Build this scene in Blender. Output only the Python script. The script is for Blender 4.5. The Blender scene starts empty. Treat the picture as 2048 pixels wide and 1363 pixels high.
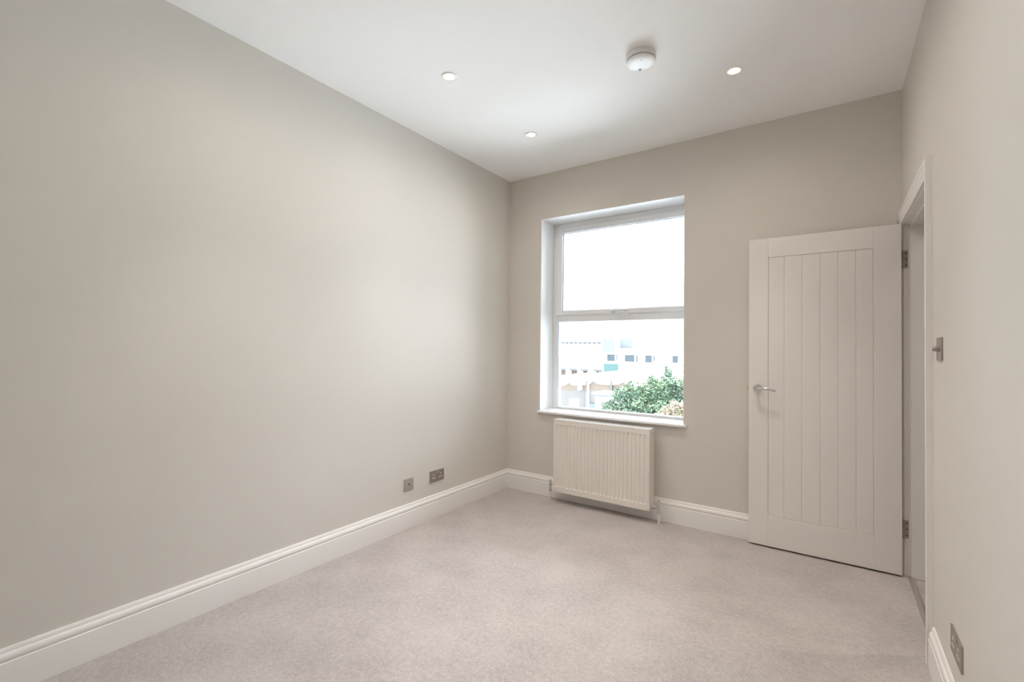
import bpy, bmesh, math, random
from mathutils import Vector, Matrix
C = bpy.context.scene.collection
sc = bpy.context.scene

# ------------------------------------------------------------------ camera
F_PX = 928.97
cam_d = bpy.data.cameras.new('camera'); cam = bpy.data.objects.new('camera', cam_d); C.objects.link(cam)
yaw, pitch, roll = 0.604178, 0.016430, 0.011166
f = Vector((-math.sin(yaw)*math.cos(pitch), math.cos(yaw)*math.cos(pitch), math.sin(pitch)))
r = Vector((math.cos(yaw), math.sin(yaw), 0)); u = r.cross(f)
r2 = r*math.cos(roll) + u*math.sin(roll); u2 = u*math.cos(roll) - r*math.sin(roll)
m = Matrix((r2, u2, -f)).transposed().to_4x4(); m.translation = Vector((2.44776, -3.49125, 1.25782))
cam.matrix_world = m
cam_d.sensor_width = 36; cam_d.sensor_fit = 'HORIZONTAL'; cam_d.lens = F_PX/2048*36
cam_d.clip_start = 0.02; cam_d.clip_end = 500
sc.camera = cam

# ------------------------------------------------------------------ light
SKY = 15.0
w = bpy.data.worlds.new('world'); sc.world = w; w.use_nodes = True
bg = w.node_tree.nodes['Background']
bg.inputs['Color'].default_value = (0.86, 0.98, 1.12, 1); bg.inputs['Strength'].default_value = SKY
# overcast sky: three times brighter overhead than at the horizon
wt = w.node_tree; tcw = wt.nodes.new('ShaderNodeTexCoord'); sx = wt.nodes.new('ShaderNodeSeparateXYZ'); mr = wt.nodes.new('ShaderNodeMapRange')
wt.links.new(tcw.outputs['Generated'], sx.inputs[0]); wt.links.new(sx.outputs['Z'], mr.inputs['Value'])
mr.inputs['To Min'].default_value = SKY/3; mr.inputs['To Max'].default_value = SKY
wt.links.new(mr.outputs[0], bg.inputs['Strength'])
sun_d = bpy.data.lights.new('hazy_sun', 'SUN'); sun_d.energy = 16.0; sun_d.angle = math.radians(44); sun_d.color = (0.95, 0.985, 1.0)
sun = bpy.data.objects.new('hazy_sun', sun_d); C.objects.link(sun)
sun.rotation_euler = Vector((0.44, 0.40, 0.80)).to_track_quat('Z', 'Y').to_euler()
LAMP_W, SPILL_W = 38.0, 11.0
LAMP_COL, SPILL_COL = (1.0, 0.94, 0.87), (1.0, 0.88, 0.76)
sc.view_settings.view_transform = 'Standard'; sc.view_settings.look = 'None'
sc.view_settings.gamma = 1.0; sc.view_settings.use_curve_mapping = False
sc.view_settings.exposure = 0.32
sc.cycles.max_bounces = 12; sc.cycles.diffuse_bounces = 8; sc.cycles.glossy_bounces = 4
sc.cycles.transparent_max_bounces = 12
sc.cycles.sample_clamp_indirect = 40.0

W, H = 2.7833, 2.7924
FRONT = -4.35           # wall behind the camera
GROUND = -4.5

# ------------------------------------------------------------------ materials
def mat(name, col, rough=0.6, metal=0.0, noise=None, bump=None, spec=0.5, emit=None):
    """noise=(scale, amount, detail): colour mottling; bump=(scale, strength, distance)"""
    m = bpy.data.materials.new(name); m.use_nodes = True
    nt = m.node_tree; b = nt.nodes['Principled BSDF']
    b.inputs['Base Color'].default_value = (*col, 1); b.inputs['Roughness'].default_value = rough
    b.inputs['Metallic'].default_value = metal; b.inputs['Specular IOR Level'].default_value = spec
    tc = nt.nodes.new('ShaderNodeTexCoord')
    if noise:
        n = nt.nodes.new('ShaderNodeTexNoise'); n.inputs['Scale'].default_value = noise[0]
        n.inputs['Detail'].default_value = noise[2] if len(noise) > 2 else 3
        nt.links.new(tc.outputs['Object'], n.inputs['Vector'])
        mx = nt.nodes.new('ShaderNodeMix'); mx.data_type = 'RGBA'
        a = noise[1]
        mx.inputs[6].default_value = (*[c*(1-a) for c in col], 1); mx.inputs[7].default_value = (*[min(1, c*(1+a)) for c in col], 1)
        nt.links.new(n.outputs['Fac'], mx.inputs[0]); nt.links.new(mx.outputs[2], b.inputs['Base Color'])
    if bump:
        n = nt.nodes.new('ShaderNodeTexNoise'); n.inputs['Scale'].default_value = bump[0]; n.inputs['Detail'].default_value = 4
        nt.links.new(tc.outputs['Object'], n.inputs['Vector'])
        bp = nt.nodes.new('ShaderNodeBump'); bp.inputs['Strength'].default_value = bump[1]; bp.inputs['Distance'].default_value = bump[2]
        nt.links.new(n.outputs['Fac'], bp.inputs['Height']); nt.links.new(bp.outputs['Normal'], b.inputs['Normal'])
    if emit:
        b.inputs['Emission Color'].default_value = (*emit[0], 1); b.inputs['Emission Strength'].default_value = emit[1]
    return m

M_wall = mat('matt_wall_paint', (0.685, 0.652, 0.606), 0.85, noise=(1.6, 0.012), bump=(260, 0.06, 0.001), spec=0.25)
M_ceil = mat('matt_ceiling_paint', (0.94, 0.94, 0.935), 0.9, bump=(220, 0.05, 0.001), spec=0.2)
M_reveal = mat('white_reveal_paint', (0.84, 0.845, 0.85), 0.7, bump=(200, 0.05, 0.001), spec=0.3)
M_wood = mat('white_satin_woodwork', (0.83, 0.81, 0.79), 0.42, bump=(90, 0.03, 0.001))
M_door = mat('white_door_paint', (0.82, 0.775, 0.75), 0.5, bump=(120, 0.04, 0.001))
M_sill = mat('white_gloss_sill', (0.90, 0.90, 0.91), 0.2)
M_upvc = mat('white_window_plastic', (0.82, 0.83, 0.84), 0.3)
M_gasket = mat('grey_window_gasket', (0.22, 0.27, 0.36), 0.6)
M_rad = mat('warm_white_radiator_enamel', (0.82, 0.78, 0.73), 0.38)
M_radtop = mat('lightened_gloss_enamel', (0.86, 0.85, 0.84), 0.2)  # whiter than the panels, imitating window light on the radiator top
M_chrome = mat('chrome', (0.72, 0.72, 0.74), 0.12, 1.0)
M_pipe = mat('white_pipe_sleeve', (0.78, 0.77, 0.77), 0.35)
M_steel = mat('brushed_steel', (0.42, 0.385, 0.36), 0.38, 0.9, noise=(60, 0.06))
M_steel2 = mat('light_brushed_steel', (0.55, 0.52, 0.50), 0.42, 0.85, noise=(60, 0.05))
M_dark = mat('dark_recess', (0.08, 0.075, 0.07), 0.7)
M_white = mat('white_plastic', (0.83, 0.83, 0.82), 0.4)
M_vent = mat('grey_vent_plastic', (0.45, 0.45, 0.44), 0.6)
M_brass = mat('brass', (0.78, 0.60, 0.30), 0.25, 1.0)
M_lens = mat('lit_lamp_lens', (1, 0.95, 0.85), 0.3, emit=((1.0, 0.86, 0.66), 14.0))

M_rim = mat('painted_rim_glow', (0.9, 0.7, 0.5), 0.4, emit=((1.0, 0.72, 0.48), 0.9))  # peach colour and emission imitate warm lens light caught by the bezel

def carpet_material():
    m = mat('beige_twist_carpet', (0.49, 0.43, 0.385), 0.95, spec=0.1)
    nt = m.node_tree; b = nt.nodes['Principled BSDF']
    b.inputs['Sheen Weight'].default_value = 0.25; b.inputs['Sheen Roughness'].default_value = 0.6
    tc = nt.nodes.new('ShaderNodeTexCoord')
    def noise(s, d, rough=0.6):
        n = nt.nodes.new('ShaderNodeTexNoise'); n.inputs['Scale'].default_value = s; n.inputs['Detail'].default_value = d
        n.inputs['Roughness'].default_value = rough
        nt.links.new(tc.outputs['Object'], n.inputs['Vector']); return n
    fine, mid, big = noise(160, 3, .7), noise(48, 4, .7), noise(3.2, 5, .65)
    add = nt.nodes.new('ShaderNodeMath'); add.operation = 'MULTIPLY_ADD'; add.inputs[1].default_value = 0.45
    nt.links.new(fine.outputs['Fac'], add.inputs[0])
    s2 = nt.nodes.new('ShaderNodeMath'); s2.operation = 'MULTIPLY_ADD'; s2.inputs[1].default_value = 0.30
    nt.links.new(mid.outputs['Fac'], s2.inputs[0])
    s3 = nt.nodes.new('ShaderNodeMath'); s3.operation = 'MULTIPLY'; s3.inputs[1].default_value = 0.25
    nt.links.new(big.outputs['Fac'], s3.inputs[0])
    nt.links.new(s3.outputs[0], s2.inputs[2]); nt.links.new(s2.outputs[0], add.inputs[2])
    cr = nt.nodes.new('ShaderNodeValToRGB')
    cr.color_ramp.elements[0].position = 0.38; cr.color_ramp.elements[0].color = (0.305, 0.270, 0.255, 1)
    cr.color_ramp.elements[1].position = 0.62; cr.color_ramp.elements[1].color = (0.535, 0.485, 0.462, 1)
    nt.links.new(add.outputs[0], cr.inputs['Fac']); nt.links.new(cr.outputs['Color'], b.inputs['Base Color'])
    bp = nt.nodes.new('ShaderNodeBump'); bp.inputs['Strength'].default_value = 0.5; bp.inputs['Distance'].default_value = 0.006
    nt.links.new(add.outputs[0], bp.inputs['Height']); nt.links.new(bp.outputs['Normal'], b.inputs['Normal'])
    return m
M_carpet = carpet_material()

def glass_material():
    m = bpy.data.materials.new('window_glass'); m.use_nodes = True; nt = m.node_tree
    for n in list(nt.nodes): nt.nodes.remove(n)
    out = nt.nodes.new('ShaderNodeOutputMaterial'); mix = nt.nodes.new('ShaderNodeMixShader')
    fr = nt.nodes.new('ShaderNodeFresnel'); fr.inputs['IOR'].default_value = 1.45
    t = nt.nodes.new('ShaderNodeBsdfTransparent'); t.inputs['Color'].default_value = (0.97, 0.985, 0.98, 1)
    g = nt.nodes.new('ShaderNodeBsdfGlossy'); g.inputs['Roughness'].default_value = 0.01
    nt.links.new(fr.outputs[0], mix.inputs[0]); nt.links.new(t.outputs[0], mix.inputs[1]); nt.links.new(g.outputs[0], mix.inputs[2])
    nt.links.new(mix.outputs[0], out.inputs['Surface']); return m
M_glass = glass_material()

# ------------------------------------------------------------------ mesh helpers
class MB:
    def __init__(s): s.bm = bmesh.new()
    def box(s, x0, x1, y0, y1, z0, z1, bev=0.0):
        res = bmesh.ops.create_cube(s.bm, size=1.0)
        for v in res['verts']:
            v.co = Vector((x0+(v.co.x+.5)*(x1-x0), y0+(v.co.y+.5)*(y1-y0), z0+(v.co.z+.5)*(z1-z0)))
        if bev > 0:
            es = list({e for v in res['verts'] for e in v.link_edges})
            bmesh.ops.bevel(s.bm, geom=es, offset=bev, segments=2, affect='EDGES', profile=0.5)
        return s
    def cyl(s, a, b, r1, r2=None, n=24, cap=True):
        a, b = Vector(a), Vector(b); r2 = r1 if r2 is None else r2
        q = (b-a).to_track_quat('Z', 'Y').to_matrix()
        ra, rb = [], []
        for i in range(n):
            t = 2*math.pi*i/n; d = q @ Vector((math.cos(t), math.sin(t), 0))
            ra.append(s.bm.verts.new(a+d*r1)); rb.append(s.bm.verts.new(b+d*r2))
        for i in range(n):
            j = (i+1) % n; s.bm.faces.new((ra[i], ra[j], rb[j], rb[i]))
        if cap: s.bm.faces.new(ra[::-1]); s.bm.faces.new(rb)
        return s
    def lathe(s, c, axis, prof, n=40):
        """prof: (radius, distance along axis) list"""
        c = Vector(c); q = Vector(axis).to_track_quat('Z', 'Y').to_matrix(); rings = []
        for (rr, h) in prof:
            if rr < 1e-6: rings.append([s.bm.verts.new(c + q @ Vector((0, 0, h)))]); continue
            rings.append([s.bm.verts.new(c + q @ Vector((rr*math.cos(2*math.pi*i/n), rr*math.sin(2*math.pi*i/n), h))) for i in range(n)])
        for A, B in zip(rings, rings[1:]):
            for i in range(n):
                j = (i+1) % n
                if len(A) == 1 and len(B) == 1: continue
                if len(A) == 1: s.bm.faces.new((A[0], B[i], B[j]))
                elif len(B) == 1: s.bm.faces.new((A[i], A[j], B[0]))
                else: s.bm.faces.new((A[i], A[j], B[j], B[i]))
        return s
    def tube(s, pts, rads, n=14):
        pts = [Vector(p) for p in pts]; rings = []
        for i, p in enumerate(pts):
            d = (pts[min(i+1, len(pts)-1)] - pts[max(i-1, 0)]).normalized()
            q = d.to_track_quat('Z', 'Y').to_matrix(); rr = rads[i] if isinstance(rads, (list, tuple)) else rads
            rings.append([s.bm.verts.new(p + q @ Vector((rr*math.cos(2*math.pi*k/n), rr*math.sin(2*math.pi*k/n), 0))) for k in range(n)])
        for A, B in zip(rings, rings[1:]):
            for i in range(n): j = (i+1) % n; s.bm.faces.new((A[i], A[j], B[j], B[i]))
        s.bm.faces.new(rings[0][::-1]); s.bm.faces.new(rings[-1]); return s
    def sweep(s, sections):
        """sections: list of equal-length point loops, joined and capped"""
        R = [[s.bm.verts.new(Vector(p)) for p in sec] for sec in sections]; n = len(R[0])
        for A, B in zip(R, R[1:]):
            for i in range(n): j = (i+1) % n; s.bm.faces.new((A[i], A[j], B[j], B[i]))
        s.bm.faces.new(R[0][::-1]); s.bm.faces.new(R[-1]); return s
    def build(s, name, material, parent=None, smooth=False, loc=None, kind=None):
        bmesh.ops.recalc_face_normals(s.bm, faces=s.bm.faces[:])
        me = bpy.data.meshes.new(name); s.bm.to_mesh(me); s.bm.free()
        me.materials.append(material)
        o = bpy.data.objects.new(name, me); C.objects.link(o)
        if smooth:
            for p in me.polygons: p.use_smooth = True
            try: me.set_sharp_from_angle(angle=math.radians(35))
            except Exception: pass
        if parent is not None:
            o.parent = parent
            if parent_base(parent) is not None: o.matrix_parent_inverse = Matrix.Translation(parent_base(parent)).inverted()
        if kind: o['kind'] = kind
        return o
BASE = {}
def parent_base(o):
    return BASE.get(o.name)
def thing(name, label, cat, loc, group=None, kind=None):
    o = bpy.data.objects.new(name, None); C.objects.link(o); o.location = loc
    o.empty_display_size = 0.1
    BASE[o.name] = Vector(loc)
    if kind: o['kind'] = kind
    if label: o['label'] = label
    if cat: o['category'] = cat
    if group: o['group'] = group
    return o
def struct(name, mb, m, label=None):
    o = mb.build(name, m, kind='structure')
    if label: o['label'] = label
    return o

# ------------------------------------------------------------------ room shell
WX0, WX1, WZ0, WZ1 = 0.339, 1.558, 0.705, 2.396
T = 0.33
struct('floor', MB().box(0, W+0.03, FRONT, 0, -0.12, 0), M_carpet, 'pale beige twist pile carpet')
struct('ceiling', MB().box(-0.2, W+0.2, FRONT-0.2, T, H, H+0.15), M_ceil, 'plain white ceiling')
struct('wall_left', MB().box(-0.2, 0, FRONT-0.2, 0, -0.12, H), M_wall, 'plain warm grey wall left of the window')
b = MB()
RY, WX2 = 0.205, 1.612      # the opening is rebated wider behind the inner reveal
b.box(-0.2, WX0, 0, T, -0.12, H); b.box(WX1, W+0.2, 0, RY, -0.12, H); b.box(WX2, W+0.2, RY, T, -0.12, H)
b.box(WX0, WX1, 0, RY, -0.12, WZ0); b.box(WX0, WX1, 0, RY, WZ1, H)
b.box(WX0, WX2, RY, T, -0.12, WZ0); b.box(WX0, WX2, RY, T, WZ1, H)
struct('wall_back', b, M_wall, 'warm grey wall around the window')
struct('wall_front', MB().box(0, W+0.2, FRONT-0.2, FRONT, -0.12, H), M_wall)
# door opening in the right-hand wall
DY0, DY1, DZ = -0.905, -0.035, 2.000
TR = 0.13
b = MB()
b.box(W, W+TR, DY1, 0, -0.12, H); b.box(W, W+TR, FRONT, DY0, -0.12, H); b.box(W, W+TR, DY0, DY1, DZ, H)
struct('wall_right', b, M_wall, 'warm grey wall holding the doorway')
# landing beyond the doorway
HX = W+TR+1.1
struct('wall_hall', MB().box(HX, HX+0.1, -3.2, 1.6, -0.12, H), M_wall)
struct('wall_hall_end', MB().box(W+TR, HX, 1.5, 1.6, -0.12, H).box(W+TR, HX, -3.2, -3.1, -0.12, H).box(W+0.2, W+0.3, T, 1.5, -0.12, H), M_wall)
struct('floor_hall', MB().box(W+0.03, HX, -3.1, 1.5, -0.12, -0.002), M_carpet, 'beige landing carpet beyond the threshold')
struct('ceiling_hall', MB().box(W+TR, HX+0.1, -3.2, 1.6, H, H+0.15).box(W+TR, W+TR+0.001, -3.2, 1.6, H-0.001, H), M_ceil)

# window reveals and sill
struct('trim_1', MB().box(WX0, WX0+0.003, 0.0, 0.3, WZ0, WZ1).box(WX1-0.003, WX1, 0.0, RY, WZ0, WZ1)
       .box(WX0+0.003, WX1-0.003, 0.0, 0.3, WZ1-0.003, WZ1), M_reveal, 'white painted window reveal')
# skirting
SK = [(0, .165), (.005, .165), (.0085, .160), (.0095, .151), (.010, .148), (.0130, .146), (.0165, .140), (.0185, .132),
      (.0185, .125), (.0165, .1215), (.0160, .1185), (.0195, .116), (.0200, .113), (.0200, 0), (0, 0)]
def skirting(name, fn, a, bb, label):
    s = MB(); s.sweep([[fn(d, z, a) for d, z in SK], [fn(d, z, bb) for d, z in SK]])
    o = s.build(name, M_wood, smooth=True, kind='structure'); o['label'] = label; return o
skirting('baseboard_left', lambda d, z, t: (d, t, z), FRONT, 0.0, 'tall white moulded skirting along the long wall')
skirting('baseboard_back', lambda d, z, t: (t, -d, z), 0.0, W, 'white moulded skirting under the window wall')
skirting('baseboard_right', lambda d, z, t: (W-d, t, z), FRONT, -0.985, 'white moulded skirting beside the doorway')

# door lining (jambs, head and stops) and moulded architrave
t2 = thing('trim_2', 'white door lining with planted stops', None, (W, -0.5, 0), kind='structure')
LY0, LY1, LZ = DY0+0.012, DY1-0.012, DZ-0.012
MB().box(W-0.001, W+TR+0.001, DY1-0.012, DY1, 0, DZ).build('jamb', M_wood, t2)
MB().box(W-0.001, W+TR+0.001, DY0, DY0+0.012, 0, DZ).build('jamb', M_wood, t2)
MB().box(W-0.001, W+TR+0.001, LY0, LY1, LZ, DZ).build('lining_head', M_wood, t2)
MB().box(W+0.030, W+TR+0.0005, LY1-0.012, LY1, 0, LZ, .001).build('door_stop', M_wood, t2)
MB().box(W+0.030, W+TR+0.0005, LY0, LY0+0.012, 0, LZ, .001).build('door_stop', M_wood, t2)
MB().box(W+0.030, W+TR+0.0005, LY0+0.012, LY1-0.012, LZ-0.012, LZ, .001).build('door_stop', M_wood, t2)
# architrave profile: (distance from the opening edge, projection from the wall)
AR = [(0, 0), (0, .015), (.004, .017), (.010, .0175), (.014, .0155), (.020, .0165), (.032, .021), (.044, .0225), (.050, .020),
      (.054, .0235), (.066, .0245), (.071, .0225), (.072, 0)]
t3 = thing('trim_3', 'white moulded architrave around the doorway', None, (W, -0.5, 0), kind='structure')
ZI = LZ+0.006
def arch_side(y_in, sgn, cut=None):
    A, B = [], []
    for d, p in AR:
        dd = d if cut is None else min(d, cut)
        A.append((W-p, y_in+sgn*dd, 0)); B.append((W-p, y_in+sgn*dd, ZI+d if cut is None else ZI+dd))
    return MB().sweep([A, B])
arch_side(LY0-0.006, -1).build('architrave_leg', M_wood, t3, smooth=True)
arch_side(LY1+0.006, 1, cut=-(LY1+0.006)-0.0205).build('architrave_leg', M_wood, t3, smooth=True)
MB().sweep([[(W-p, LY0-0.006-d, ZI+d) for d, p in AR], [(W-p, min(LY1+0.006+d, -0.0005), ZI+d) for d, p in AR]]).build('architrave_head', M_wood, t3, smooth=True)

ts = thing('threshold_strip', 'brushed metal threshold strip across the open doorway floor', 'threshold strip', (W+0.03, -0.48, 0))
MB().sweep([[(W+0.012, y, 0.0), (W+0.014, y, 0.004), (W+0.020, y, 0.0065), (W+0.034, y, 0.0065), (W+0.040, y, 0.004), (W+0.042, y, 0.0)] for y in (LY0, LY1-0.001)]).build('cover_bar', M_steel2, ts, smooth=True)
MB().sweep([[(W+0.025, y, 0.006), (W+0.025, y, 0.0085), (W+0.029, y, 0.0085), (W+0.029, y, 0.006)] for y in (LY0, LY1-0.013)]).build('raised_rib', M_steel2, ts)

# ------------------------------------------------------------------ window
win = thing('window_1', 'white plastic window, opening light over a fixed pane', None, (0.95, 0.22, WZ0), kind='structure')
FY0, FY1 = 0.22, 0.29
def ring(mb, x0, x1, z0, z1, wl, wr, wb, wt, y0, y1, bev=0.004):
    mb.box(x0, x0+wl, y0, y1, z0, z1, bev); mb.box(x1-wr, x1, y0, y1, z0, z1, bev)
    mb.box(x0+wl, x1-wr, y0, y1, z0, z0+wb, bev); mb.box(x0+wl, x1-wr, y0, y1, z1-wt, z1, bev); return mb
fx0, fx1 = WX0+0.003, WX2-0.001
SZ0 = 0.722
ring(MB(), fx0, fx1, SZ0, WZ1-0.003, .052, .052, .016, .044, FY0, FY1).build('outer_frame', M_upvc, win)
MB().box(fx0+.04, fx1-.04, FY0, FY1, 1.507, 1.575, .004).build('transom', M_upvc, win)
ring(MB(), .379, fx1-.037, 1.563, 2.352, .057, .057, .040, .050, FY0-.014, FY0+.04).build('sash', M_upvc, win)
gs = MB(); ring(gs, .4345, fx1-.0925, 1.6015, 2.3035, .006, .006, .005, .005, FY0+.004, FY0+.012, 0); gs.build('gasket', M_gasket, win)
gs = MB(); ring(gs, fx0+.051, fx1-.051, .737, 1.508, .006, .006, .004, .004, FY0+.004, FY0+.012, 0); gs.build('gasket', M_gasket, win)
ring(MB(), fx0+.045, fx1-.045, .733, 1.512, .010, .010, .008, .008, FY0-.003, FY0+.01, .002).build('glazing_bead', M_upvc, win)
MB().box(.434, fx1-.092, FY0+.008, FY0+.012, 1.60, 2.305).build('pane', M_glass, win)
MB().box(fx0+.048, fx1-.048, FY0+.008, FY0+.012, .735, 1.511).build('pane', M_glass, win)
hd = MB().box(.992, 1.062, FY0-.026, FY0-.0135, 1.548, 1.588, .004).cyl((1.01, FY0-.02, 1.574), (1.01, FY0-.05, 1.574), .009).build('handle', M_upvc, win)
lv = MB().tube([(1.078, FY0-.048, 1.586), (1.05, FY0-.054, 1.586), (1.0, FY0-.055, 1.585), (.95, FY0-.055, 1.584), (.922, FY0-.052, 1.583)], [.006, .0075, .007, .0065, .006])
lv.build('lever', M_chrome, hd, smooth=True)
MB().box(.922, .946, FY0-.030, FY0-.0135, 1.568, 1.580, .003).build('keep', M_chrome, win)
sill = MB().box(WX0+.0005, WX1-.0005, -.002, .30, .704, SZ0, 0).box(.330, 1.580, -.028, 0, .704, SZ0, .004)
o = sill.build('trim_4', M_sill, kind='structure'); o['label'] = 'white window board above the radiator'

# ------------------------------------------------------------------ door
dr = thing('door_1', 'white cottage style door with vertical planks, standing open', None, (2.765, -0.047, 0), kind='structure')
X0, X1, YF, YB, Z0, Z1 = 1.9935, 2.7695, -0.0825, -0.0475, 0.011, 1.991
PX0, PX1, PZ0, PZ1 = 2.105, 2.644, 0.203, 1.866
MB().box(X0, PX0, YF, YB, Z0, Z1, .0015).build('stile', M_door, dr)
MB().box(PX1, X1, YF, YB, Z0, Z1, .0015).build('stile', M_door, dr)
MB().box(PX0, PX1, YF, YB, PZ1, Z1, .0015).build('rail', M_door, dr)
MB().box(PX0, PX1, YF, YB, Z0, PZ0, .0015).build('rail', M_door, dr)
pb = [PX0+.0012, 2.1945, 2.291, 2.3855, 2.4755, 2.562, PX1-.0012]
for a, c in zip(pb, pb[1:]):
    MB().box(a, c, YF+.0025, YB-.0025, PZ0+.0012, PZ1-.0012, .003).build('plank', M_door, dr)
MB().box(PX0, PX1, YF+.0065, YB-.0065, PZ0, PZ1).build('core', M_door, dr)
HXc, HZc = 2.046, 1.018
hn = MB().lathe((HXc, YF, HZc), (0, -1, 0), [(0, .009), (.020, .009), (.0245, .0075), (.0262, .004), (.0265, 0)], 40).build('handle', M_chrome, dr, smooth=True)
MB().tube([(HXc, YF-.008, HZc), (HXc, YF-.030, HZc), (HXc+.006, YF-.043, HZc+.001), (HXc+.022, YF-.050, HZc+.002), (HXc+.050, YF-.052, HZc+.003),
           (HXc+.075, YF-.052, HZc), (HXc+.098, YF-.050, HZc-.007), (HXc+.108, YF-.049, HZc-.011)],
          [.0105, .0100, .0100, .0095, .0080, .0070, .0075, .0065], 18).build('lever', M_chrome, hn, smooth=True)
MB().box(X0-.001, X0+.002, -.076, -.054, .93, 1.09, .0005).build('latch_plate', M_brass, dr)
MB().box(X0-.006, X0+.002, -.070, -.060, 1.008, 1.028, .002).build('latch_bolt', M_brass, dr)
for hz in (.264, 1.7915):
    hg = MB().box(W-.004, W+.0175, LY1-.0022, LY1+.0005, hz-.050, hz+.050, .0006).cyl((W-.008, LY1-.004, hz-.05), (W-.008, LY1-.004, hz+.05), .006, n=14).build('hinge', M_steel, dr)
    for k in (-.034, 0, .034):
        MB().cyl((W+.009, LY1-.0018, hz+k), (W+.009, LY1-.0032, hz+k), .0045, .0035, 14).build('screw', M_dark, hg)

# ------------------------------------------------------------------ radiator
rx0, rx1, ry0, ry1, rz0, rz1 = 0.556, 1.357, -0.135, -0.038, 0.093, 0.682
rad = thing('radiator', 'cream white ribbed panel radiator mounted below the window', 'radiator', ((rx0+rx1)/2, ry1, rz0))
def flute_panel(yf, sgn):
    bm = bmesh.new(); NP = 24; pitch = (rx1-rx0-.040)/NP; xs = [rx0+.003]; SUB = 10
    for i in range(NP*SUB+1): xs.append(rx0+.020+pitch*i/SUB)
    xs.append(rx1-.003)
    z_lo, z_hi = rz0+.042, rz1-.040
    zs = [rz0, rz0+.006, rz0+.02, z_lo-.004] + [z_lo+.004*k for k in range(6)] + [z_lo+.04, .25, .4, .52, z_hi-.04] + [z_hi-.004*k for k in range(5, -1, -1)] + [z_hi+.004, rz1-.012, rz1-.003]
    grid = []
    for z in zs:
        row = []
        for x in xs:
            t = (x-(rx0+.020))/pitch; fr = t-math.floor(t); d = 0.0
            if 0 <= t <= NP:
                c = abs(fr-.5)*2
                a = min(1, max(0, (.68-c)/.30)); a = a*a*(3-2*a)
                zz = min(1, max(0, (z-z_lo)/.006)) * min(1, max(0, (z_hi-z)/.006))
                d = .0058*a*zz
            row.append(bm.verts.new((x, yf-sgn*(-d), z)))
        grid.append(row)
    for A, B in zip(grid, grid[1:]):
        for i in range(len(A)-1): bm.faces.new((A[i], A[i+1], B[i+1], B[i]))
    s = MB(); s.bm.free(); s.bm = bm; return s
fp = flute_panel(ry0, 1)
fp.box(rx0+.003, rx1-.003, ry0+.010, ry0+.014, rz0, rz1-.004)
fp.box(rx0+.003, rx1-.003, ry0+.0002, ry0+.012, rz0-.001, rz0+.0005)
fp.build('front_panel', M_rad, rad, smooth=True)
MB().box(rx0+.003, rx1-.003, ry1-.012, ry1, rz0, rz1-.006, .002).build('back_panel', M_rad, rad)
MB().box(rx0, rx0+.003, ry0+.003, ry1, rz0+.004, rz1-.002, .001).build('side_panel', M_rad, rad)
MB().box(rx1-.003, rx1, ry0+.003, ry1, rz0+.004, rz1-.002, .001).build('side_panel', M_rad, rad)
gr = MB(); gr.box(rx0, rx1, ry0, ry0+.010, rz1-.006, rz1, .002); gr.box(rx0, rx1, ry1-.010, ry1, rz1-.006, rz1, .002)
gr.box(rx0, rx0+.02, ry0+.01, ry1-.01, rz1-.006, rz1-.001); gr.box(rx1-.02, rx1, ry0+.01, ry1-.01, rz1-.006, rz1-.001)
n = 62
for i in range(n):
    x = rx0+.020+(rx1-rx0-.04)*i/n
    gr.box(x+.0025, x+.0125, ry0+.009, ry1-.009, rz1-.005, rz1-.0015)
gr.build('top_grille', M_radtop, rad)
MB().cyl((rx1, ry1-.052, rz1-.028), (rx1+.010, ry1-.052, rz1-.028), .0075, n=18).cyl((rx1+.010, ry1-.052, rz1-.028), (rx1+.016, ry1-.052, rz1-.028), .004, n=12).build('air_vent', M_chrome, rad, smooth=True)
for xb in (rx0+.12, rx1-.16): MB().box(xb, xb+.04, ry1, -.0005, rz0+.10, rz1-.05).build('wall_bracket', M_rad, rad)
VY = -.085
for sx, vx in ((-1, rx0-.054), (1, rx1+.052)):
    zc = .112
    v = MB().lathe((vx, VY, .072), (0, 0, 1), [(0, 0), (.010, 0), (.0125, .003), (.0125, .018), (.0105, .020), (.0105, .052), (.012, .054), (.0125, .060), (.0115, .090), (.008, .093), (0, .093)], 24)
    vo = v.build('valve', M_chrome, rad, smooth=True)
    xe = rx0 if sx < 0 else rx1
    MB().cyl((vx, VY, zc), (xe, VY, zc), .0075, n=18).cyl((xe-sx*.0+sx*.006, VY, zc), (xe+sx*.026, VY, zc), .0125, n=6).build('union_nut', M_chrome, vo)
    MB().cyl((vx, VY, 0.0), (vx, VY, .075), .0085, n=20).build('pipe', M_pipe, rad, smooth=True)

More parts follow.
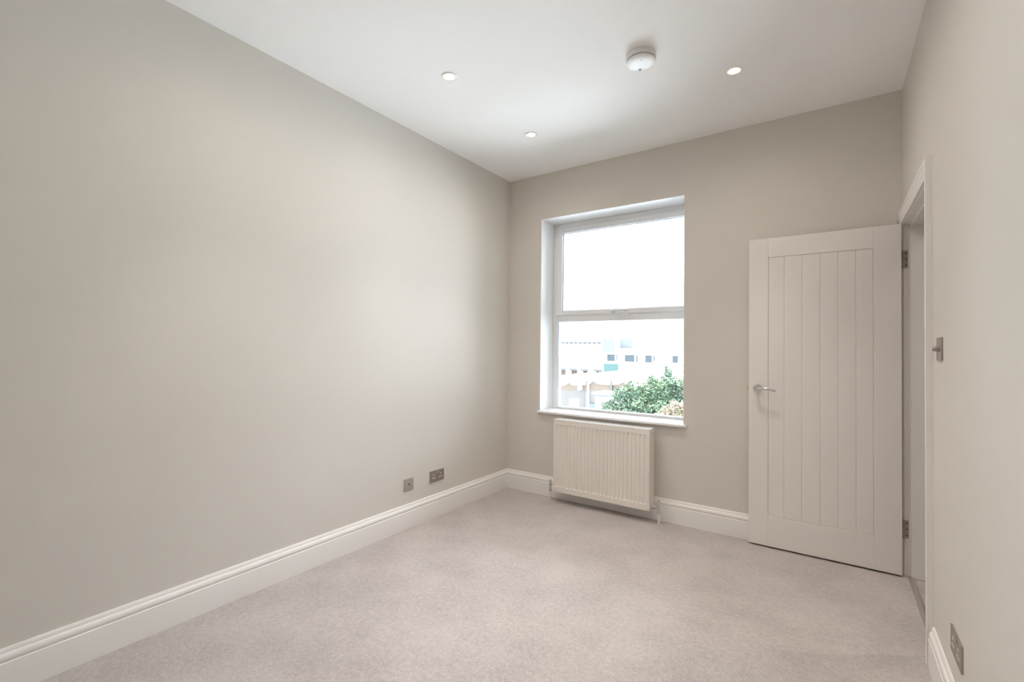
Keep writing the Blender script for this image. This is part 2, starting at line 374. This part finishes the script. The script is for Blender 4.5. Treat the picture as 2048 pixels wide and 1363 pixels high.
# ------------------------------------------------------------------ electrical fittings
def plate_frame(mapf):
    """mapf(a, b, d) -> world; a along the wall, b up, d out from the wall"""
    def bx(name, a0, a1, b0, b1, d0, d1, m, par, bev=0.0):
        p, q = Vector(mapf(a0, b0, d0)), Vector(mapf(a1, b1, d1))
        lo = [min(p[i], q[i]) for i in range(3)]; hi = [max(p[i], q[i]) for i in range(3)]
        return MB().box(lo[0], hi[0], lo[1], hi[1], lo[2], hi[2], bev).build(name, m, par)
    return bx
def double_socket(label, group, mapf, loc, wdt=.147):
    t = thing('double_socket', label, 'socket', loc, group)
    bx = plate_frame(mapf); hw, hh = wdt/2, .0425
    bx('face_plate', -hw, hw, -hh, hh, .0, .006, M_steel, t, .0012)
    for s in (-1, 1):
        c = s*wdt*.245
        bx('earth_slot', c-.0040, c+.0040, .006, .017, .0055, .0066, M_white, t)
        bx('pin_slot', c-.0155, c-.0050, -.016, -.0075, .0055, .0066, M_white, t)
        bx('pin_slot', c+.0050, c+.0155, -.016, -.0075, .0055, .0066, M_white, t)
        bx('rocker_switch', s*.010-.007, s*.010+.007, .020, .034, .0055, .0085, M_steel2, t, .001)
    return t
double_socket('brushed steel double socket low on the long wall near the corner', None,
              lambda a, b, d: (d, -.9215+a, .3005+b), (0, -.9215, .3))
double_socket('brushed steel double socket above the skirting beside the doorway', None,
              lambda a, b, d: (W-d, -1.404-a, .3000+b), (W, -1.404, .3), .158)
ae = thing('aerial_socket', 'small square satin steel aerial socket low on the long wall', 'aerial socket', (0, -1.204, .2985))
bx = plate_frame(lambda a, b, d: (d, -1.204+a, .2985+b))
bx('face_plate', -.043, .043, -.0425, .0425, 0, .006, M_steel2, ae, .0012)
MB().cyl((.0055, -1.204, .3015), (.011, -1.204, .3015), .0055, .0050, 20).build('coax_outlet', M_dark, ae, smooth=True)
sw = thing('dimmer_switch', 'brushed steel dimmer switch on the wall beside the doorway', 'light switch', (W, -1.132, 1.275))
bx = plate_frame(lambda a, b, d: (W-d, -1.132-a, 1.275+b))
bx('face_plate', -.048, .048, -.043, .043, 0, .006, M_steel, sw, .0012)
MB().lathe((W-.006, -1.132, 1.275), (-1, 0, 0), [(.0105, 0), (.0105, .003), (.0092, .004), (.0090, .0165), (.0080, .018), (0, .018)], 28).build('knob', M_steel, sw, smooth=True)

# ------------------------------------------------------------------ ceiling fittings
def spot(x, y, parent=None):
    """each fitting gives a downward beam and a wide spill"""
    for nm, e, c, sz in (('downlight_beam', LAMP_W, LAMP_COL, 72), ('downlight_spill', SPILL_W, SPILL_COL, 172)):
        ld = bpy.data.lights.new(nm, 'SPOT'); ld.energy = e; ld.color = c
        ld.spot_size = math.radians(sz); ld.spot_blend = 1.0; ld.shadow_soft_size = 0.03
        lo = bpy.data.objects.new(nm, ld); C.objects.link(lo)
        if parent: lo.parent = parent; lo.location = (0, 0, -.012)
        else: lo.location = (x, y, H-.012)
def downlight(x, y, label):
    t = thing('downlight', label, 'downlight', (x, y, H), 'recessed ceiling downlights')
    MB().lathe((x, y, H), (0, 0, -1), [(.0345, 0), (.0445, 0), (.0445, .002), (.041, .0045), (.0345, .004), (.0325, .001), (.0325, 0)], 40).build('trim_ring', M_white, t, smooth=True)
    MB().lathe((x, y, H), (0, 0, -1), [(0, .002), (.0265, .002), (.0265, .0)], 40).build('lens', M_lens, t, smooth=True)
    MB().lathe((x, y, H), (0, 0, -1), [(.0265, .0005), (.0265, .0019), (.0325, .0015), (.0325, .0005)], 40).build('lit_rim', M_rim, t, smooth=True)
    spot(x, y, t)
downlight(.664, -1.559, 'lit ceiling downlight farthest from the window, on the long wall side')
downlight(.669, -.703, 'lit ceiling downlight nearest the corner of the long wall and window wall')
downlight(2.004, -.738, 'lit ceiling downlight nearest the doorway, beyond the smoke alarm')
for x, y in ((2.004, -1.60), (.667, -2.42), (2.004, -2.46)): spot(x, y)
spot(W+TR+.55, -.45)  # unseen lamp without a fitting, added to light the landing

al = thing('smoke_alarm', 'round white smoke alarm on the ceiling between the downlights', 'smoke alarm', (1.626, -1.145, H))
MB().lathe((1.626, -1.145, H), (0, 0, -1), [(.074, 0), (.0765, .004), (.0765, .026), (.0735, .028)], 56).build('base', M_white, al, smooth=True)
MB().lathe((1.626, -1.145, H), (0, 0, -1), [(.070, .024), (.070, .034)], 56).build('vent_slot', M_vent, al, smooth=True)
MB().lathe((1.626, -1.145, H), (0, 0, -1), [(.0720, .031), (.0745, .033), (.0740, .037), (.066, .0415), (.045, .0435), (0, .044)], 56).build('cover', M_white, al, smooth=True)
MB().cyl((1.604, -1.098, H-.042), (1.604, -1.098, H-.0465), .0075, .007, 20).build('test_button', M_vent, al, smooth=True)
MB().cyl((1.640, -1.175, H-.042), (1.640, -1.175, H-.0445), .004, .004, 14).build('indicator', M_vent, al, smooth=True)

# ------------------------------------------------------------------ outdoors
M_ground = mat('pale_concrete_ground', (0.74, 0.74, 0.73), 0.9, noise=(.6, .15, 5))
M_render = mat('cream_render', (0.078, 0.070, 0.065), 0.9, noise=(.8, .06))
M_brick = mat('pale_orange_brick', (0.086, 0.063, 0.046), 0.9, noise=(2.2, .14, 6))
M_redbrick = mat('red_brick', (0.066, 0.040, 0.033), 0.9, noise=(2, .2, 6))
M_bwhite = mat('white_cladding', (0.84, 0.84, 0.83), 0.7)
M_roof = mat('pale_sheet_roof', (0.038, 0.038, 0.039), 0.6)
M_grey = mat('pale_grey_panel', (0.062, 0.066, 0.071), 0.7)
M_green = mat('sea_green_panel', (0.011, 0.039, 0.034), 0.6)
M_bwin = mat('dark_blue_grey_pane', (0.028, 0.036, 0.041), 0.6, spec=0.15)
M_pole = mat('galvanised_white_pole', (0.80, 0.80, 0.80), 0.5)
M_bluegrey = mat('blue_grey_paint', (0.045, 0.054, 0.060), 0.5)
M_bark = mat('bark', (0.16, 0.12, 0.09), 0.9, noise=(12, .3))
M_downpipe = mat('grey_downpipe', (0.040, 0.040, 0.041), 0.6)
struct('ground', MB().box(-140, 60, T+.02, 140, GROUND-.3, GROUND), M_ground, 'pale paved yard below the window')

# long warehouse with a pitched sheet roof
wh = thing('warehouse', 'long pale warehouse with ribbed pitched roof and red brick wall', 'building', (-34, 62, GROUND))
WA, WB = -46.0, -25.6
MB().box(WA, WB, 62, 76, GROUND, -1.75).build('brick_wall', M_redbrick, wh)
s = MB(); s.sweep([[(x, 61.2, -2.0), (x, 61.2, -1.72), (x, 69, 2.42), (x, 76.8, -1.72), (x, 76.8, -2.0)] for x in (WA-.3, WB+.2)])
s.build('roof', M_roof, wh)
for i in range(24):
    x = WA+.4+i*.86
    MB().sweep([[(x+dx, y, z+dz) for dx, dz in ((-.05, 0), (-.05, .10), (.05, .10), (.05, 0))] for (y, z) in ((61.2, -1.72), (69, 2.42))]).build('roof_rib', M_bwhite, wh)
MB().box(WA-.3, WB+.2, 68.8, 69.2, 2.36, 2.52).build('ridge_cap', M_downpipe, wh)
for x in (-37.2, -34.1, -31.6, -29.6, -27.4):
    MB().box(x-.28, x+.28, 61.1, 62, -2.9, -1.5).build('buttress', M_bwhite, wh)

# white office building
of = thing('office_building', 'white flat roofed office building with a tower and green panel', 'building', (-19, 60, GROUND))
MB().box(-22.75, -8.0, 60, 70, GROUND, 1.40).build('main_block', M_bwhite, of)
MB().box(-25.25, -22.75, 59.8, 66, GROUND, 2.98).build('tower', M_bwhite, of)
MB().box(-22.75, -20.95, 60.5, 66, 1.40, 2.86).build('plant_room', M_grey, of)
MB().box(-25.15, -23.3, 59.72, 59.8, .85, 2.93).build('tower_panel', M_grey, of)
MB().box(-24.95, -22.72, 59.7, 59.8, GROUND, -.76).build('green_panel', M_green, of)
MB().box(-22.75, -8.0, 59.85, 60.0, -.78, -.70).build('string_course', M_roof, of)
MB().box(-22.9, -7.9, 59.8, 60.3, 1.36, 1.52).build('roof_coping', M_bwhite, of)
for (a, c, z0, z1) in ((-24.41, -23.2, -.39, .60), (-23.03, -22.84, -.31, .60), (-21.84, -20.42, -.42, .57), (-20.16, -19.92, -.40, .53),
                       (-18.90, -17.95, -.48, .54), (-17.77, -17.54, -.26, .50), (-15.21, -14.45, -.40, .54)):
    wf = MB()
    ring(wf, a-.06, c+.06, z0-.06, z1+.06, .06, .06, .06, .06, 59.60 if a < -23 else 59.90, 59.80 if a < -23 else 60.02, 0)
    wo = wf.build('window', M_bwhite, of)
    yy = 59.76 if a < -23 else 59.96
    MB().box(a, c, yy, yy+.06, z0, z1).build('pane', M_bwin, wo)

# brick building with an arched white parapet
nb = thing('brick_building', 'low orange brick building with arched white parapet behind the tree', 'building', (-11, 30, GROUND))
def arch_z(x, e, k):   # a shallow arch, highest near x=-11
    return e - k*((x+11.0)/5.2)**2
XA, XB, NS = -19.0, -2.5, 30
def arch_strip(f0, f1, y0, y1):
    secs = []
    for i in range(NS+1):
        x = XA+(XB-XA)*i/NS
        secs.append([(x, y0, f0(x)), (x, y0, f1(x)), (x, y1, f1(x)), (x, y1, f0(x))])
    return MB().sweep(secs)
top = lambda x: arch_z(x, -.50, .44)
bot = lambda x: arch_z(x, -1.10, .52)
arch_strip(bot, top, 29.7, 30.1).build('parapet', M_bwhite, nb)
arch_strip(lambda x: bot(x)+.02, lambda x: bot(x)+.07, 29.62, 29.7).build('gutter', M_downpipe, nb)
for a, c in ((-19.0, -15.05), (-14.9, -12.95), (-12.8, -10.5), (-10.4, -8.0)):
    s = MB()
    secs = []
    for i in range(9):
        x = a+(c-a)*i/8; e = math.sin(math.pi*i/8)**.35 if 0 < i < 8 else 0
        secs.append([(x, 29.8, bot(x)), (x, 29.8, bot(x)-.05-.25*e), (x, 30.05, bot(x)-.05-.25*e), (x, 30.05, bot(x))])
    s.sweep(secs); s.build('flashing', M_bwhite, nb)
arch_strip(lambda x: arch_z(x, -1.86, .30), bot, 30.0, 30.4).build('brick_band', M_brick, nb)
arch_strip(lambda x: GROUND, lambda x: arch_z(x, -1.86, .30), 29.98, 30.4).build('rendered_wall', M_render, nb)
arch_strip(lambda x: GROUND, lambda x: top(x)-.05, 30.4, 39).build('roof_and_rear', M_bwhite, nb)
for x, m1 in ((-13.38, M_redbrick), (-11.35, M_downpipe)):
    MB().box(x-.07, x+.07, 29.78, 29.98, -2.1, bot(x)).build('downpipe', m1, nb)
    MB().box(x-.10, x+.10, 29.78, 29.98, GROUND, -2.1).build('downpipe', M_grey, nb)
MB().box(-14.1, -13.85, 29.6, 30.0, -1.95, -1.55, .03).build('wall_lamp', M_bwhite, nb)
for a, c in ((-13.35, -12.3), (-12.15, -11.6)):
    MB().box(a, c, 29.85, 29.99, GROUND, -2.95).build('blue_grey_door', M_bluegrey, nb)

# street lamp
sl = thing('street_lamp', 'white street lamp post standing before the brick building', 'street lamp', (-6.28, 15, GROUND))
MB().cyl((-6.28, 15, GROUND), (-6.28, 15, GROUND+1.2), .085, .085, 20).cyl((-6.28, 15, GROUND+1.2), (-6.28, 15, .20), .048, .040, 20).build('pole', M_pole, sl, smooth=True)
MB().tube([(-6.28, 15, .18), (-6.27, 15, .27), (-6.23, 15, .33), (-6.17, 15, .355), (-6.10, 15, .35)], [.040, .042, .045, .05, .04], 12).build('arm', M_pole, sl, smooth=True)
MB().sweep([[(-6.20, 14.90, .33), (-6.20, 15.10, .33), (-6.20, 15.08, .37), (-6.20, 14.92, .37)],
            [(-6.08, 14.88, .27), (-6.08, 15.12, .27), (-6.08, 15.07, .36), (-6.08, 14.93, .36)],
            [(-5.96, 14.92, .23), (-5.96, 15.08, .23), (-5.96, 15.05, .30), (-5.96, 14.95, .30)]]).build('lamp_head', M_grey, sl)

# white kiosk and cabinet in the yard
ks = thing('kiosk', 'small white kiosk with overhanging flat roof beside the tree', 'kiosk', (-7.9, 20, GROUND))
MB().box(-8.22, -7.0, 20, 21.2, GROUND, -1.28, .02).build('body', M_bwhite, ks)
MB().box(-8.34, -6.85, 19.8, 21.4, -1.16, -1.06, .02).build('roof', M_bwhite, ks)
MB().box(-8.24, -6.95, 19.92, 21.3, -1.28, -1.16).build('fascia', M_grey, ks)
MB().box(-7.78, -7.2, 19.97, 20.0, GROUND, -1.5).build('side_door', M_render, ks)
cb = thing('utility_cabinet', 'plain white utility cabinet before the brick building', 'cabinet', (-10.7, 22, GROUND))
MB().box(-10.86, -10.40, 22, 22.5, GROUND, -1.80, .02).build('body', M_bwhite, cb)
MB().box(-10.80, -10.46, 21.98, 22.0, GROUND+.2, -1.9, .005).build('door', M_bwhite, cb)

# trees: trunk, branches and a crown of separate leaf blades
def crown(name, blobs, n, size, m, parent, seed):
    rnd = random.Random(seed); bm = bmesh.new(); tot = sum(bb[3]**2 for bb in blobs)
    for (cx, cy, cz, rr) in blobs:
        for _ in range(int(n*rr*rr/tot)):
            d = Vector((rnd.gauss(0, 1), rnd.gauss(0, 1), rnd.gauss(0, 1))).normalized()
            c = Vector((cx, cy, cz)) + d*rr*(rnd.random()**.35)*(1+.12*math.sin(7*d.x+5*d.z+cx*9))
            a = Vector((rnd.gauss(0, 1), rnd.gauss(0, 1), rnd.gauss(0, .7))).normalized()
            bb = a.cross(Vector((rnd.gauss(0, 1), rnd.gauss(0, 1), rnd.gauss(0, 1)))).normalized()
            L = size*rnd.uniform(.6, 1.3); wd = L*.42; nrm = a.cross(bb)
            vs = [bm.verts.new(c-a*L), bm.verts.new(c-bb*wd+nrm*L*.1), bm.verts.new(c+a*L), bm.verts.new(c+bb*wd+nrm*L*.1)]
            bm.faces.new((vs[0], vs[1], vs[2])); bm.faces.new((vs[0], vs[2], vs[3]))
    me = bpy.data.meshes.new(name); bm.to_mesh(me); bm.free(); me.materials.append(m)
    o = bpy.data.objects.new(name, me); C.objects.link(o); o.parent = parent
    o.matrix_parent_inverse = Matrix.Translation(BASE[parent.name]).inverted(); o['kind'] = 'stuff'; return o
def leaf_mat(name, c1, c2, scale):
    m = mat(name, c1, 0.7, spec=0.2); nt = m.node_tree; bs = nt.nodes['Principled BSDF']
    tc = nt.nodes.new('ShaderNodeTexCoord'); n = nt.nodes.new('ShaderNodeTexNoise'); n.inputs['Scale'].default_value = scale; n.inputs['Detail'].default_value = 3
    mx = nt.nodes.new('ShaderNodeMix'); mx.data_type = 'RGBA'; mx.inputs[6].default_value = (*c1, 1); mx.inputs[7].default_value = (*c2, 1)
    cr = nt.nodes.new('ShaderNodeValToRGB'); cr.color_ramp.elements[0].position = .38; cr.color_ramp.elements[1].position = .62
    nt.links.new(tc.outputs['Object'], n.inputs['Vector']); nt.links.new(n.outputs['Fac'], cr.inputs['Fac'])
    nt.links.new(cr.outputs['Color'], mx.inputs[0]); nt.links.new(mx.outputs[2], bs.inputs['Base Color'])
    return m
M_leaf = leaf_mat('green_leaf', (0.052, 0.083, 0.056), (0.125, 0.170, 0.098), 2.2)
M_peach = leaf_mat('peach_blossom_leaf', (0.16, 0.15, 0.09), (0.26, 0.17, 0.14), 4.0)
tr = thing('leafy_tree', 'bushy green leafy tree with a pointed top outside the window', 'tree', (-1.9, 10.3, GROUND))
MB().tube([(-1.9, 10.4, GROUND), (-1.92, 10.4, -3), (-1.85, 10.35, -1.8), (-1.75, 10.3, -.7), (-1.6, 10.2, .3)], [.17, .13, .11, .07, .03], 14).build('trunk', M_bark, tr, smooth=True)
for e in ((-2.7, 10.2, .0), (-3.1, 10.1, -.5), (-1.1, 10.2, .2), (-2.2, 10.6, .2)):
    MB().tube([(-1.86, 10.36, -2.0), ((-1.86+e[0])/2, 10.3, -1.1), e], [.07, .05, .02], 10).build('branch', M_bark, tr, smooth=True)
blobs = [(-2.85, 10.1, -.20, .36), (-3.2, 10.0, -.62, .32), (-2.45, 10.2, -.15, .42), (-2.0, 10.3, .02, .40), (-1.62, 10.3, .05, .40), (-1.45, 10.2, .38, .22),
         (-1.50, 10.2, .62, .13), (-1.52, 10.2, .76, .06), (-1.95, 10.2, .38, .15), (-2.62, 10.2, .18, .12), (-1.12, 10.3, .28, .22), (-.95, 10.3, .48, .13), (-1.0, 10.3, -.1, .38), (-.6, 10.4, .1, .35),
         (-2.2, 10.1, -.6, .55), (-1.5, 10.1, -.6, .55), (-2.9, 10.2, -.95, .5), (-.8, 10.2, -.7, .55), (-2.0, 10.2, -1.3, .7), (-1.1, 10.2, -1.3, .6), (-.1, 10.4, -.3, .5)]
crown('foliage', blobs, 26000, .050, M_leaf, tr, 4)
sh = thing('blossom_shrub', 'pale peach leaved shrub in front of the green tree', 'shrub', (-.5, 7.2, GROUND))
MB().tube([(-.5, 7.2, GROUND), (-.52, 7.2, -2.2), (-.45, 7.15, -.6)], [.07, .05, .02], 10).build('stem', M_bark, sh, smooth=True)
crown('foliage', [(-.62, 7.1, -.10, .13), (-.45, 7.1, .02, .13), (-.28, 7.1, .0, .14), (-.8, 7.2, -.28, .14), (-.5, 7.2, -.4, .3), (-.15, 7.2, -.2, .25), (-.5, 7.2, -.9, .4), (-.12, 7.2, .05, .12)], 4200, .038, M_peach, sh, 9)
